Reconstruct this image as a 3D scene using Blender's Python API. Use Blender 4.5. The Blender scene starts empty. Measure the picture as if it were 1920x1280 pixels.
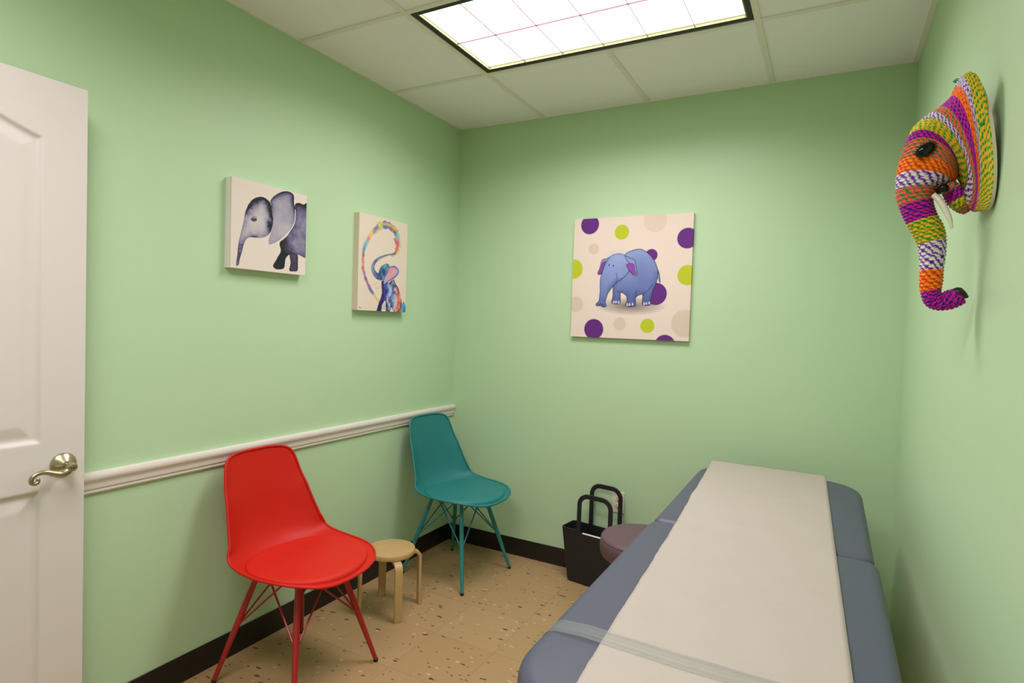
import bpy, math, random
import numpy as np
from mathutils import Vector, Matrix
random.seed(7); np.random.seed(7)
S = bpy.context.scene
C = S.collection

# ---------------------------------------------------------------- camera, world, light, exposure
CAM = np.array([2.07475, -3.0831, 1.38409]); YAW, PITCH, ROLL, FPX = -0.49489, -0.03193, 0.03341, 1102.02
def cam_axes():
    cy, sy, cp, sp, cr, sr = math.cos(YAW), math.sin(YAW), math.cos(PITCH), math.sin(PITCH), math.cos(ROLL), math.sin(ROLL)
    f = np.array([sy*cp, cy*cp, sp]); r0 = np.array([cy, -sy, 0.0]); u0 = np.cross(r0, f)
    return r0*cr+u0*sr, -r0*sr+u0*cr, f
CR, CU, CF = cam_axes()
cd = bpy.data.cameras.new('camera'); cam = bpy.data.objects.new('camera', cd); C.objects.link(cam)
cd.sensor_width = 36; cd.lens = FPX*36/1920; cd.clip_start = .02
m = Matrix.Identity(4)
for i in range(3):
    m[i][0] = CR[i]; m[i][1] = CU[i]; m[i][2] = -CF[i]; m[i][3] = CAM[i]
cam.matrix_world = m
S.camera = cam
S.view_settings.view_transform = 'Standard'; S.view_settings.look = 'None'
S.view_settings.gamma = 1; S.view_settings.use_curve_mapping = False
S.view_settings.exposure = 0.22
W_ = bpy.data.worlds.new('world'); S.world = W_; W_.use_nodes = True
W_.node_tree.nodes['Background'].inputs[0].default_value = (.9, .85, .75, 1)
W_.node_tree.nodes['Background'].inputs[1].default_value = .0

W, H, YF = 2.36, 2.569, -4.15        # room width, ceiling height, front wall
LX0, LX1 = .583, 1.766               # light fitting opening
LYS = [(-1.242, -.655), (-3.072, -2.492)]  # second opening holds an added, unseen fitting behind the camera
LIGHT_COL = (1.0, .885, .955)
for i, ((y0, y1), P, SP) in enumerate(zip(LYS, (18.5, 23), (153, 160))):  # second panel light is added to brighten the door and near walls
    ld = bpy.data.lights.new('fluorescent_panel_light', 'AREA'); ld.shape = 'RECTANGLE'
    ld.size = LX1-LX0-.06; ld.size_y = y1-y0-.06; ld.energy = P; ld.color = LIGHT_COL; ld.spread = math.radians(SP)
    lo = bpy.data.objects.new('fluorescent_panel_light', ld); C.objects.link(lo)
    lo.location = ((LX0+LX1)/2, (y0+y1)/2, H+.015)

def at(axis, v, px, py):             # point where the sight line of a reference pixel meets the plane axis = v
    d = CF + CR*(px-960)/FPX - CU*(py-640)/FPX
    return CAM + d*((v-CAM[axis])/d[axis])

# ---------------------------------------------------------------- materials
def lin(c):
    c = np.asarray(c, float)/255
    return np.where(c <= .04045, c/12.92, ((c+.055)/1.055)**2.4)
def mat(name, col, rough=.5, metal=0, bump=0, bscale=200, spec=.5, var=0, vscale=3, coat=0, attr=None, sheen=0, emit=None):
    M = bpy.data.materials.new(name); M.use_nodes = True; N = M.node_tree; b = N.nodes['Principled BSDF']
    b.inputs['Base Color'].default_value = (*col, 1); b.inputs['Roughness'].default_value = rough
    b.inputs['Metallic'].default_value = metal; b.inputs['Specular IOR Level'].default_value = spec
    b.inputs['Coat Weight'].default_value = coat; b.inputs['Sheen Weight'].default_value = sheen
    if emit:
        b.inputs['Emission Color'].default_value = (*emit[0], 1); b.inputs['Emission Strength'].default_value = emit[1]
    tc = N.nodes.new('ShaderNodeTexCoord')
    if attr:
        a = N.nodes.new('ShaderNodeAttribute'); a.attribute_name = attr
        N.links.new(a.outputs['Color'], b.inputs['Base Color'])
    if var:
        n = N.nodes.new('ShaderNodeTexNoise'); n.inputs['Scale'].default_value = vscale; n.inputs['Detail'].default_value = 5
        N.links.new(tc.outputs['Object'], n.inputs['Vector'])
        mx = N.nodes.new('ShaderNodeMix'); mx.data_type = 'RGBA'
        mx.inputs[6].default_value = (*[x*(1-var) for x in col], 1); mx.inputs[7].default_value = (*[min(1, x*(1+var)) for x in col], 1)
        N.links.new(n.outputs['Fac'], mx.inputs[0]); N.links.new(mx.outputs[2], b.inputs['Base Color'])
    if bump:
        n = N.nodes.new('ShaderNodeTexNoise'); n.inputs['Scale'].default_value = bscale; n.inputs['Detail'].default_value = 3
        N.links.new(tc.outputs['Object'], n.inputs['Vector'])
        bp = N.nodes.new('ShaderNodeBump'); bp.inputs['Strength'].default_value = bump; bp.inputs['Distance'].default_value = .002
        N.links.new(n.outputs['Fac'], bp.inputs['Height']); N.links.new(bp.outputs['Normal'], b.inputs['Normal'])
    return M
M = {}
M['wall'] = mat('green_wall_paint', (.49, .68, .425), .45, bump=.12, bscale=350, spec=.4, var=.02, vscale=1.5)
M['tile'] = mat('ceiling_tile', (.95, .92, .97), .95, bump=.35, bscale=420, spec=.1, var=.03, vscale=60)
M['tbar'] = mat('painted_tee_bar', (.84, .80, .74), .5)
M['black_rubber'] = mat('black_rubber_base', (.010, .008, .007), .38, var=.2, vscale=20)
M['white'] = mat('white_gloss_trim', (.76, .70, .65), .30, var=.02)
M['door'] = mat('white_door_paint', (.71, .655, .63), .38, bump=.05, bscale=120)
M['brass'] = mat('aged_nickel', (.46, .41, .27), .30, metal=1, var=.25, vscale=30)
M['dark'] = mat('dark_recess', (.012, .008, .010), .5)
M['lip'] = mat('fixture_lip', (.32, .31, .12), .4)
M['diffuser'] = mat('lit_diffuser', (.9, .88, .85), .5, emit=((1, .95, .90), 2.2))
M['louver'] = mat('louver_metal', (.80, .74, .70), .4)
M['vane'] = mat('louver_vane', (.10, .05, .06), .6)
M['red'] = mat('red_plastic', (.56, .012, .005), .5, spec=.3, bump=.10, bscale=500)
M['red_pad'] = mat('red_vinyl_pad', (.60, .014, .006), .55, spec=.3, bump=.15, bscale=700)
M['red_metal'] = mat('red_painted_metal', (.40, .018, .022), .35)
M['teal'] = mat('teal_plastic', (.014, .190, .190), .45, bump=.10, bscale=500)
M['teal_pad'] = mat('teal_vinyl_pad', (.018, .200, .200), .52, bump=.15, bscale=700)
M['teal_metal'] = mat('teal_painted_metal', (.02, .23, .235), .35)
M['cap'] = mat('black_rubber_foot', (.01, .01, .011), .5)
M['birch'] = mat('birch_wood', (.53, .35, .15), .42, var=.10, vscale=40)
M['blackplastic'] = mat('matt_black_plastic', (.011, .011, .016), .42, bump=.1, bscale=600)
M['vinyl'] = mat('blue_grey_vinyl', (.074, .083, .122), .46, bump=.14, bscale=900, var=.03)
M['purple'] = mat('mauve_vinyl', (.125, .070, .088), .5, bump=.12, bscale=900)
M['paper'] = mat('exam_paper', (.445, .40, .35), .72, bump=.5, bscale=45, var=.03, vscale=14)
M['chrome'] = mat('chromed_steel', (.6, .6, .6), .18, metal=1)
M['oak'] = mat('table_leg_wood', (.30, .20, .11), .5, var=.15, vscale=25)
M['outlet'] = mat('ivory_plastic', (.80, .72, .62), .35)
M['slot'] = mat('socket_slot', (.03, .025, .02), .6)
M['ivory'] = mat('ivory_tusk', (.80, .77, .66), .35)
M['eye'] = mat('glossy_black_eye', (.003, .003, .003), .10, spec=.35)
M['yarn'] = mat('braided_yarn', (1, 1, 1), .85, spec=.2, attr='yarn', sheen=.1)
M['backing'] = mat('cream_felt', (.62, .55, .42), .9)
M['art'] = mat('printed_canvas', (1, 1, 1), .62, spec=.3, attr='print', bump=.12, bscale=900)

def floor_material():
    T = .3048
    Mt = bpy.data.materials.new('speckled_vinyl_tile'); Mt.use_nodes = True; N = Mt.node_tree; L = N.links; b = N.nodes['Principled BSDF']
    b.inputs['Roughness'].default_value = .42
    tc = N.nodes.new('ShaderNodeTexCoord')
    def mathn(op, a, bb=None):
        n = N.nodes.new('ShaderNodeMath'); n.operation = op
        for i, v in enumerate((a, bb)):
            if v is None: continue
            if isinstance(v, (int, float)): n.inputs[i].default_value = v
            else: L.new(v, n.inputs[i])
        return n.outputs[0]
    sp = N.nodes.new('ShaderNodeSeparateXYZ'); L.new(tc.outputs['Object'], sp.inputs[0])
    ix = mathn('DIVIDE', mathn('SUBTRACT', sp.outputs[0], .592-2*T), T); iy = mathn('DIVIDE', mathn('ADD', sp.outputs[1], 1.275), T)
    fx = mathn('FRACT', ix); fy = mathn('FRACT', mathn('ADD', iy, 50))
    ex = mathn('MINIMUM', fx, mathn('SUBTRACT', 1, fx)); ey = mathn('MINIMUM', fy, mathn('SUBTRACT', 1, fy))
    seam = mathn('LESS_THAN', mathn('MINIMUM', ex, ey), .0035)
    par = mathn('MODULO', mathn('ADD', mathn('FLOOR', ix), mathn('FLOOR', mathn('ADD', iy, 50))), 2)
    # per-tile shade
    cmb = N.nodes.new('ShaderNodeCombineXYZ'); L.new(mathn('FLOOR', ix), cmb.inputs[0]); L.new(mathn('FLOOR', iy), cmb.inputs[1])
    wn = N.nodes.new('ShaderNodeTexWhiteNoise'); L.new(cmb.outputs[0], wn.inputs['Vector'])
    base = N.nodes.new('ShaderNodeMix'); base.data_type = 'RGBA'
    base.inputs[6].default_value = (.405, .262, .122, 1); base.inputs[7].default_value = (.435, .285, .138, 1)
    L.new(wn.outputs['Value'], base.inputs[0])
    def specks(scale, stretch, rot, thr, col, prev, dens=.5):
        mp = N.nodes.new('ShaderNodeMapping'); mp.inputs['Rotation'].default_value = (0, 0, rot); mp.inputs['Scale'].default_value = (scale*stretch, scale, scale)
        L.new(tc.outputs['Object'], mp.inputs['Vector'])
        v = N.nodes.new('ShaderNodeTexVoronoi'); v.inputs['Scale'].default_value = 1; L.new(mp.outputs[0], v.inputs['Vector'])
        nz = N.nodes.new('ShaderNodeTexNoise'); nz.inputs['Scale'].default_value = 3; L.new(mp.outputs[0], nz.inputs['Vector'])
        sc = N.nodes.new('ShaderNodeSeparateColor'); L.new(v.outputs['Color'], sc.inputs[0])
        d = mathn('ADD', v.outputs['Distance'], mathn('MULTIPLY', mathn('SUBTRACT', nz.outputs['Fac'], .5), .5))
        mask = mathn('MULTIPLY', mathn('LESS_THAN', d, thr), mathn('LESS_THAN', sc.outputs[0], dens))
        mx = N.nodes.new('ShaderNodeMix'); mx.data_type = 'RGBA'; mx.inputs[7].default_value = (*col, 1)
        L.new(mask, mx.inputs[0]); L.new(prev, mx.inputs[6]); return mx.outputs[2]
    c = specks(28, .42, .9, .15, (.10, .06, .035), base.outputs[2], .4)
    c = specks(48, .5, .7, .17, (.17, .10, .05), c, .45)
    c = specks(40, .5, 1.4, .2, (.58, .41, .24), c, .25)
    c = specks(90, .6, .2, .16, (.34, .22, .12), c, .35)
    sm = N.nodes.new('ShaderNodeMix'); sm.data_type = 'RGBA'; sm.inputs[7].default_value = (.27, .17, .08, 1)
    L.new(mathn('MULTIPLY', seam, .8), sm.inputs[0]); L.new(c, sm.inputs[6])
    L.new(sm.outputs[2], b.inputs['Base Color'])
    return Mt
M['floor'] = floor_material()

# ---------------------------------------------------------------- mesh helpers
class MB:
    def __init__(s): s.v = []; s.f = []; s.mi = []
    def add(s, verts, faces, mi=0):
        o = len(s.v); s.v += [tuple(float(c) for c in v) for v in verts]; s.f += [tuple(i+o for i in f) for f in faces]; s.mi += [mi]*len(faces); return s
    def box(s, lo, hi, mi=0):
        x0, y0, z0 = lo; x1, y1, z1 = hi
        return s.add([(x0,y0,z0),(x1,y0,z0),(x1,y1,z0),(x0,y1,z0),(x0,y0,z1),(x1,y0,z1),(x1,y1,z1),(x0,y1,z1)],
                     [(0,3,2,1),(4,5,6,7),(0,1,5,4),(1,2,6,5),(2,3,7,6),(3,0,4,7)], mi)
    def tube(s, pts, rad, n=14, mi=0, flat=None):
        P = [Vector(p) for p in pts]; R = rad if hasattr(rad, '__len__') else [rad]*len(P)
        T = []
        for i in range(len(P)):
            t = (P[min(i+1, len(P)-1)]-P[max(i-1, 0)]).normalized(); T.append(t)
        a = Vector((0, 0, 1)) if abs(T[0].z) < .9 else Vector((1, 0, 0))
        N = (a - T[0]*a.dot(T[0])).normalized(); vs = []
        for i, p in enumerate(P):
            N = (N - T[i]*N.dot(T[i])).normalized(); B = T[i].cross(N)
            k = flat if flat else 1
            for j in range(n):
                th = 2*math.pi*j/n; vs.append(p + N*(R[i]*math.cos(th)) + B*(R[i]*k*math.sin(th)))
        fs = [(i*n+j, i*n+(j+1) % n, (i+1)*n+(j+1) % n, (i+1)*n+j) for i in range(len(P)-1) for j in range(n)]
        fs.append(tuple(range(n-1, -1, -1))); fs.append(tuple((len(P)-1)*n+j for j in range(n)))
        return s.add(vs, fs, mi)
    def lathe(s, prof, c=(0,0,0), axis='z', n=40, mi=0):
        vs = []
        for r, h in prof:
            for j in range(n):
                a = 2*math.pi*j/n; p = (r*math.cos(a), r*math.sin(a), h)
                if axis == 'x': p = (h, p[0], p[1])
                if axis == 'y': p = (p[1], h, p[0])
                vs.append((p[0]+c[0], p[1]+c[1], p[2]+c[2]))
        k = len(prof)
        fs = [(i*n+j, i*n+(j+1) % n, (i+1)*n+(j+1) % n, (i+1)*n+j) for i in range(k-1) for j in range(n)]
        fs.append(tuple(range(n-1, -1, -1))); fs.append(tuple((k-1)*n+j for j in range(n)))
        return s.add(vs, fs, mi)
    def grid(s, P, close=False, mi=0):      # P[i][j] points
        nu, nv = len(P), len(P[0]); o = [q for row in P for q in row]
        fs = []
        for i in range(nu-1):
            for j in range(nv if close else nv-1):
                j2 = (j+1) % nv; fs.append((i*nv+j, i*nv+j2, (i+1)*nv+j2, (i+1)*nv+j))
        return s.add(o, fs, mi)
    def extrude(s, poly, a, b, axis, mi=0):  # polygon in the other two axes, extruded a..b along axis
        vs = []
        for v in (a, b):
            for p in poly:
                q = list(p); q.insert(axis, v); vs.append(q)
        n = len(poly)
        fs = [(i, (i+1) % n, n+(i+1) % n, n+i) for i in range(n)] + [tuple(range(n-1, -1, -1)), tuple(range(n, 2*n))]
        return s.add(vs, fs, mi)
    def build(s, name, mats, parent=None, smooth=True, angle=40, bevel=0, seg=3, sub=0, solid=0, attr=None):
        me = bpy.data.meshes.new(name); me.from_pydata(s.v, [], s.f); me.validate(); me.update()
        mats = mats if isinstance(mats, (list, tuple)) else [mats]
        for q in mats: me.materials.append(M[q])
        if len(mats) > 1 and len(me.polygons) == len(s.mi): me.polygons.foreach_set('material_index', s.mi)
        import bmesh
        b = bmesh.new(); b.from_mesh(me); bmesh.ops.recalc_face_normals(b, faces=b.faces); b.to_mesh(me); b.free()
        if attr:
            a = me.color_attributes.new(attr[0], 'FLOAT_COLOR', 'POINT')
            buf = np.ones((len(me.vertices), 4), np.float32); buf[:, :3] = attr[1]; a.data.foreach_set('color', buf.ravel())
        if smooth:
            me.shade_smooth(); me.set_sharp_from_angle(angle=math.radians(angle))
        o = bpy.data.objects.new(name, me); C.objects.link(o)
        if parent: o.parent = parent
        if solid:
            q = o.modifiers.new('thickness', 'SOLIDIFY'); q.thickness = solid; q.offset = -1
        if bevel:
            q = o.modifiers.new('bevel', 'BEVEL'); q.width = bevel; q.segments = seg; q.limit_method = 'ANGLE'; q.angle_limit = math.radians(35)
        if sub:
            q = o.modifiers.new('sub', 'SUBSURF'); q.levels = sub; q.render_levels = sub
        return o
def tag(o, label=None, cat=None, group=None, kind=None):
    for k, v in (('label', label), ('category', cat), ('group', group), ('kind', kind)):
        if v: o[k] = v
    return o
def thing(name, loc, rz, label, cat, group=None):
    o = bpy.data.objects.new(name, None); C.objects.link(o); o.location = loc; o.rotation_euler = (0, 0, rz); o.empty_display_size = .1
    return tag(o, label, cat, group)
def smooth_path(pts, k=8, closed=False):
    P = np.array(pts, float); n = len(P); out = []
    rng = range(n) if closed else range(n-1)
    for i in rng:
        if closed: p0, p1, p2, p3 = P[i-1], P[i], P[(i+1) % n], P[(i+2) % n]
        else: p0, p1, p2, p3 = P[max(i-1, 0)], P[i], P[i+1], P[min(i+2, n-1)]
        for j in range(k):
            t = j/k
            out.append(.5*((2*p1)+(-p0+p2)*t+(2*p0-5*p1+4*p2-p3)*t*t+(-p0+3*p1-3*p2+p3)*t**3))
    if not closed: out.append(P[-1])
    return np.array(out)

# ---------------------------------------------------------------- the room
def struct(name, mb, m, **k): return tag(mb.build(name, m, **k), kind='structure')
struct('floor', MB().box((-.1, YF-.1, -.1), (W+.1, .1, 0)), 'floor', smooth=False)
struct('wall_left', MB().box((-.1, YF-.1, 0), (0, .1, H+.25)), 'wall', smooth=False)
struct('wall_back', MB().box((0, 0, 0), (W, .1, H+.25)), 'wall', smooth=False)
struct('wall_right', MB().box((W, YF-.1, 0), (W+.1, .1, H+.25)), 'wall', smooth=False)
struct('wall_front', MB().box((0, YF-.1, 0), (W, YF, H+.25)), 'wall', smooth=False)
GX = [0, .569, 1.176, 1.780, W]
GY = [0, -.640, -1.257, -1.867, -2.477, -3.087, -3.697, YF]
tiles = MB(); bars = MB(); hb = .0115
for i in range(4):
    for j in range(len(GY)-1):
        if i in (1, 2) and j in (1, 4): continue
        a, b, c, d = GX[i]+.001, GX[i+1]-.001, GY[j+1]+.001, GY[j]-.001
        tiles.box((a, c, H+.006), (b, d, H+.024))
tiles.box((-.05, YF-.05, H+.16), (W+.05, .05, H+.2))
struct('ceiling', tiles, 'tile', smooth=False)
def in_fix(y0, y1): return any(abs((y0+y1)/2-(a+b)/2) < .2 for a, b in LYS)
for x in GX[1:4]:
    cuts = [YF]+([c for y0, y1 in reversed(LYS) for c in (y0-.004, y1+.004)] if x == GX[2] else [])+[0]
    for k in range(0, len(cuts), 2): bars.box((x-hb, cuts[k], H), (x+hb, cuts[k+1], H+.007))
for y in GY[1:-1]:
    bars.box((0, y-hb, H+.0004), (W, y+hb, H+.0074))
bars.box((0, YF, H-.0006), (.010, 0, H+.012)); bars.box((W-.020, YF, H-.0006), (W, 0, H+.012))
bars.box((0, -.008, H-.0004), (W, 0, H+.012)); bars.box((0, YF, H-.0004), (W, YF+.015, H+.012))
struct('trim_1', bars, 'tbar', smooth=False)
# chair rail on the left wall
prof = [(0, .788), (.008, .788), (.011, .793), (.011, .799), (.009, .802), (.009, .8035), (.014, .8045), (.0155, .810), (.015, .818), (.017, .826), (.022, .833),
        (.0245, .839), (.0245, .849), (.021, .856), (.012, .858), (0, .858)]
struct('trim_2', MB().extrude(prof, YF, -.003, 1), 'white', angle=30)
def base(name, lo, hi):
    struct(name, MB().box(lo, hi), 'black_rubber', bevel=.002, seg=2)
base('baseboard_left', (0, YF, 0), (.006, 0, .103)); base('baseboard_back', (.006, -.006, 0), (W-.006, 0, .103))
base('baseboard_right', (W-.006, YF, 0), (W, 0, .103)); base('baseboard_front', (.006, YF, 0), (W-.006, YF+.006, .103))

# ---------------------------------------------------------------- ceiling lights
def ceiling_light(y0, y1, label):
    cx, cy = (LX0+LX1)/2, (y0+y1)/2
    t = thing('ceiling_light', (cx, cy, H), 0, label, 'ceiling light')
    hx, hy = (LX1-LX0)/2, (y1-y0)/2
    f = MB()
    def ring(a, b, z0, z1, mi):     # rectangular ring between half-sizes (hx-a) and (hx-b)
        X0, Y0, X1, Y1 = hx-a, hy-a, hx-b, hy-b
        f.box((-X0, -Y0, z0), (X0, -Y1, z1), mi); f.box((-X0, Y1, z0), (X0, Y0, z1), mi)
        f.box((-X0, -Y1, z0), (-X1, Y1, z1), mi); f.box((X1, -Y1, z0), (X0, Y1, z1), mi)
    ring(0, .019, .002, .085, 0)
    f.build('frame', ['dark'], t, smooth=False)
    f = MB(); ring(.019, .0245, .004, .085, 0); f.build('inner_lip', ['lip'], t, smooth=False)
    f = MB().box((-hx, -hy, .085), (hx, hy, .09)); f.build('housing', ['louver'], t, smooth=False)
    MB().box((-hx+.0195, -hy+.0195, .018), (hx-.0195, hy-.0195, .021)).build('diffuser', ['diffuser'], t, smooth=False)
    g = MB(); X, Y = hx-.0245, hy-.0245; th = .0009
    for k in range(1, 6):
        x = -X + 2*X*k/6; g.box((x-th, -Y, .005), (x+th, Y, .011))
    g.box((-X, -th, .005), (X, th, .011))
    g.build('louver', ['vane'], t, smooth=False)
    return t
ceiling_light(*LYS[0], 'lit rectangular fluorescent ceiling light with thin black border and grid of cells')
ceiling_light(*LYS[1], 'unseen second ceiling light added behind the viewer to brighten the door and near walls')

# ---------------------------------------------------------------- open door on the left
DX, DY0, DY1, DZ = .105, -2.950, -2.137, 2.030
def make_door():
    t = bpy.data.objects.new('door_1', None); C.objects.link(t); t.location = (DX-.035, DY0, 0); tag(t, kind='structure')
    t['label'] = 'white two-panel arched interior door standing open against the green left wall'
    w = DY1-DY0; st = .113
    # door slab front surface as a height field with routed panels
    ny, nz = 240, 520
    ys = np.linspace(0, w, ny); zs = np.linspace(.012, DZ, nz); Yg, Zg = np.meshgrid(ys, zs)
    def panel(y0, y1, z0, z1, arch):
        cxm = (y0+y1)/2; hw = (y1-y0)/2
        u = np.clip(np.abs(Yg-cxm)/hw, 0, 1)
        top = z1 + arch*np.cos(u*math.pi/2)**1.3 if arch else z1+0*Yg
        return np.minimum(np.minimum(Yg-y0, y1-Yg), np.minimum(Zg-z0, top-Zg))
    d = np.maximum(panel(st, w-st, .995, 1.863, .085), panel(st, w-st, .235, .857, 0))
    # profile: groove then raised field
    prof_x = [-1, 0, .006, .012, .020, .045, .052, 1]; prof_h = [0, 0, -.0055, -.0085, -.0085, -.0030, -.0020, -.0020]
    hgt = np.interp(d, prof_x, prof_h)
    mb = MB(); P = [[(.035+hgt[i, j], ys[j], zs[i]) for j in range(ny)] for i in range(nz)]
    mb.grid(P)
    mb.add([(0,0,.012),(0,w,.012),(0,w,DZ),(0,0,DZ),(.035,0,.012),(.035,w,.012),(.035,w,DZ),(.035,0,DZ)],
           [(0,1,2,3),(0,4,5,1),(1,5,6,2),(2,6,7,3),(3,7,4,0)])
    mb.build('door_slab', 'door', t, angle=50)
    # lever handle
    hy, hz = -2.193-DY0, .923; x0 = .0352
    h = MB()
    h.lathe([(.0345, 0), (.0345, .003), (.033, .006), (.030, .0085), (.024, .013), (.017, .017), (.0125, .020), (.0115, .024), (.0115, .034)], (x0, hy, hz), 'x')
    rose = h.build('door_rosette', 'brass', t)
    l = MB()
    l.lathe([(.0105, .030), (.0125, .034), (.0135, .040), (.0135, .052), (.012, .056), (.0075, .058), (.006, .0575), (.0055, .0605), (.0035, .061)], (x0, hy, hz), 'x', n=28)
    path = [(0, -.003), (-.012, -.013), (-.028, -.0165), (-.045, -.011), (-.062, -.004), (-.078, -.0035), (-.090, -.008), (-.0975, -.0165), (-.0965, -.027),
            (-.089, -.031), (-.0815, -.0275), (-.081, -.021), (-.086, -.019)]
    R = [.010, .0105, .010, .0085, .007, .006, .0058, .006, .006, .0055, .005, .0045, .004]
    pp = smooth_path([(x0+.046, hy+a, hz+b) for a, b in path], 6); rr = smooth_path([(r, 0) for r in R], 6)[:, 0]
    l.tube(pp, list(rr), 14)
    l.build('door_handle', 'brass', t)
    k = MB(); k.lathe([(.0022, .0608), (.0022, .0614)], (x0, hy, hz), 'x', n=12); k.build('lock_hole', 'slot', t)
    e = MB()
    for z in (.25, 1.05, 1.82):
        e.box((-.003, -.004, z-.045), (.034, -.0005, z+.045)); e.tube([(.038, -.004, z-.045), (.038, -.004, z+.045)], .005, 12)
    e.build('hinge', 'brass', t)
    return t
make_door()
j = MB(); j.box((0, DY0-.11, 0), (.066, DY0-.006, 2.06)); struct('trim_3', j, 'white', bevel=.003)

# ---------------------------------------------------------------- painted canvases
def homography(src):      # src: TL,TR,BR,BL in crop pixels -> unit square
    A = []; B = []
    for (x, y), (u, v) in zip(src, ((0, 0), (1, 0), (1, 1), (0, 1))):
        A.append([x, y, 1, 0, 0, 0, -u*x, -u*y]); B.append(u); A.append([0, 0, 0, x, y, 1, -v*x, -v*y]); B.append(v)
    h = np.append(np.linalg.solve(np.array(A, float), np.array(B, float)), 1).reshape(3, 3)
    def f(pts):
        p = np.c_[np.array(pts, float).reshape(-1, 2), np.ones(len(pts))] @ h.T
        return p[:, :2]/p[:, 2:3]
    return f
class Paint:
    def __init__(s, nu, nv, asp, bg):          # asp = height/width; distances in units of width
        s.nu, s.nv = nu, nv
        s.U, s.V = np.meshgrid(np.linspace(0, 1, nu), np.linspace(0, asp, nv)); s.asp = asp
        s.img = np.ones((nv, nu, 3))*lin(bg); s.aa = .9/nu
    def noise(s, sc, seed, oct=3):
        r = np.random.RandomState(seed); out = 0; amp = 1; tot = 0
        for o in range(oct):
            n = max(2, int(sc*2**o)); g = r.rand(n+2, n+2)
            x = s.U/1.001*n; y = s.V/max(1, s.asp)/1.001*n; i = x.astype(int); j = y.astype(int); fx = x-i; fy = y-j
            fx = fx*fx*(3-2*fx); fy = fy*fy*(3-2*fy)
            out = out+amp*((g[j, i]*(1-fx)+g[j, i+1]*fx)*(1-fy)+(g[j+1, i]*(1-fx)+g[j+1, i+1]*fx)*fy); tot += amp; amp *= .55
        return out/tot
    def sdf(s, pts, smooth=True, closed=True, k=5):
        P = np.array(pts, float)
        if smooth: P = smooth_path(P, k, closed)
        D = np.full(s.U.shape, 9.); inside = np.zeros(s.U.shape, bool); n = len(P); T = np.zeros(s.U.shape)
        for i in range(n if closed else n-1):
            a = P[i]; b = P[(i+1) % n]; ab = b-a; L = ab@ab+1e-12
            t = np.clip(((s.U-a[0])*ab[0]+(s.V-a[1])*ab[1])/L, 0, 1)
            d = np.hypot(s.U-a[0]-t*ab[0], s.V-a[1]-t*ab[1])
            m = d < D; D = np.where(m, d, D); T = np.where(m, (i+t)/(n-1), T)
            if closed and a[1] != b[1]:
                c = ((a[1] > s.V) != (b[1] > s.V)) & (s.U < (b[0]-a[0])*(s.V-a[1])/(b[1]-a[1])+a[0]); inside ^= c
        return (np.where(inside, -D, D) if closed else D), T
    def put(s, mask, col):
        m = np.clip(mask, 0, 1)[..., None]; c = col if getattr(col, 'ndim', 0) == 3 else np.asarray(col)
        s.img = s.img*(1-m)+c*m
    def cov(s, d): return np.clip(.5-d/s.aa, 0, 1)
    def fill(s, pts, col, outline=None, ow=.004, smooth=True, k=5):
        d, _ = s.sdf(pts, smooth, True, k); s.put(s.cov(d), lin(col) if not (hasattr(col, 'ndim') and col.ndim == 3) else col)
        if outline is not None: s.put(s.cov(np.abs(d)-ow/2), lin(outline))
        return d
    def line(s, pts, col, w, smooth=True):
        d, T = s.sdf(pts, smooth, False); s.put(s.cov(d-w/2), lin(col)); return d, T
    def circle(s, c, r, col): s.put(s.cov(np.hypot(s.U-c[0], s.V-c[1])-r), lin(col))
def mix3(a, b, t): return a*(1-t[..., None])+b*t[..., None]

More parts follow.
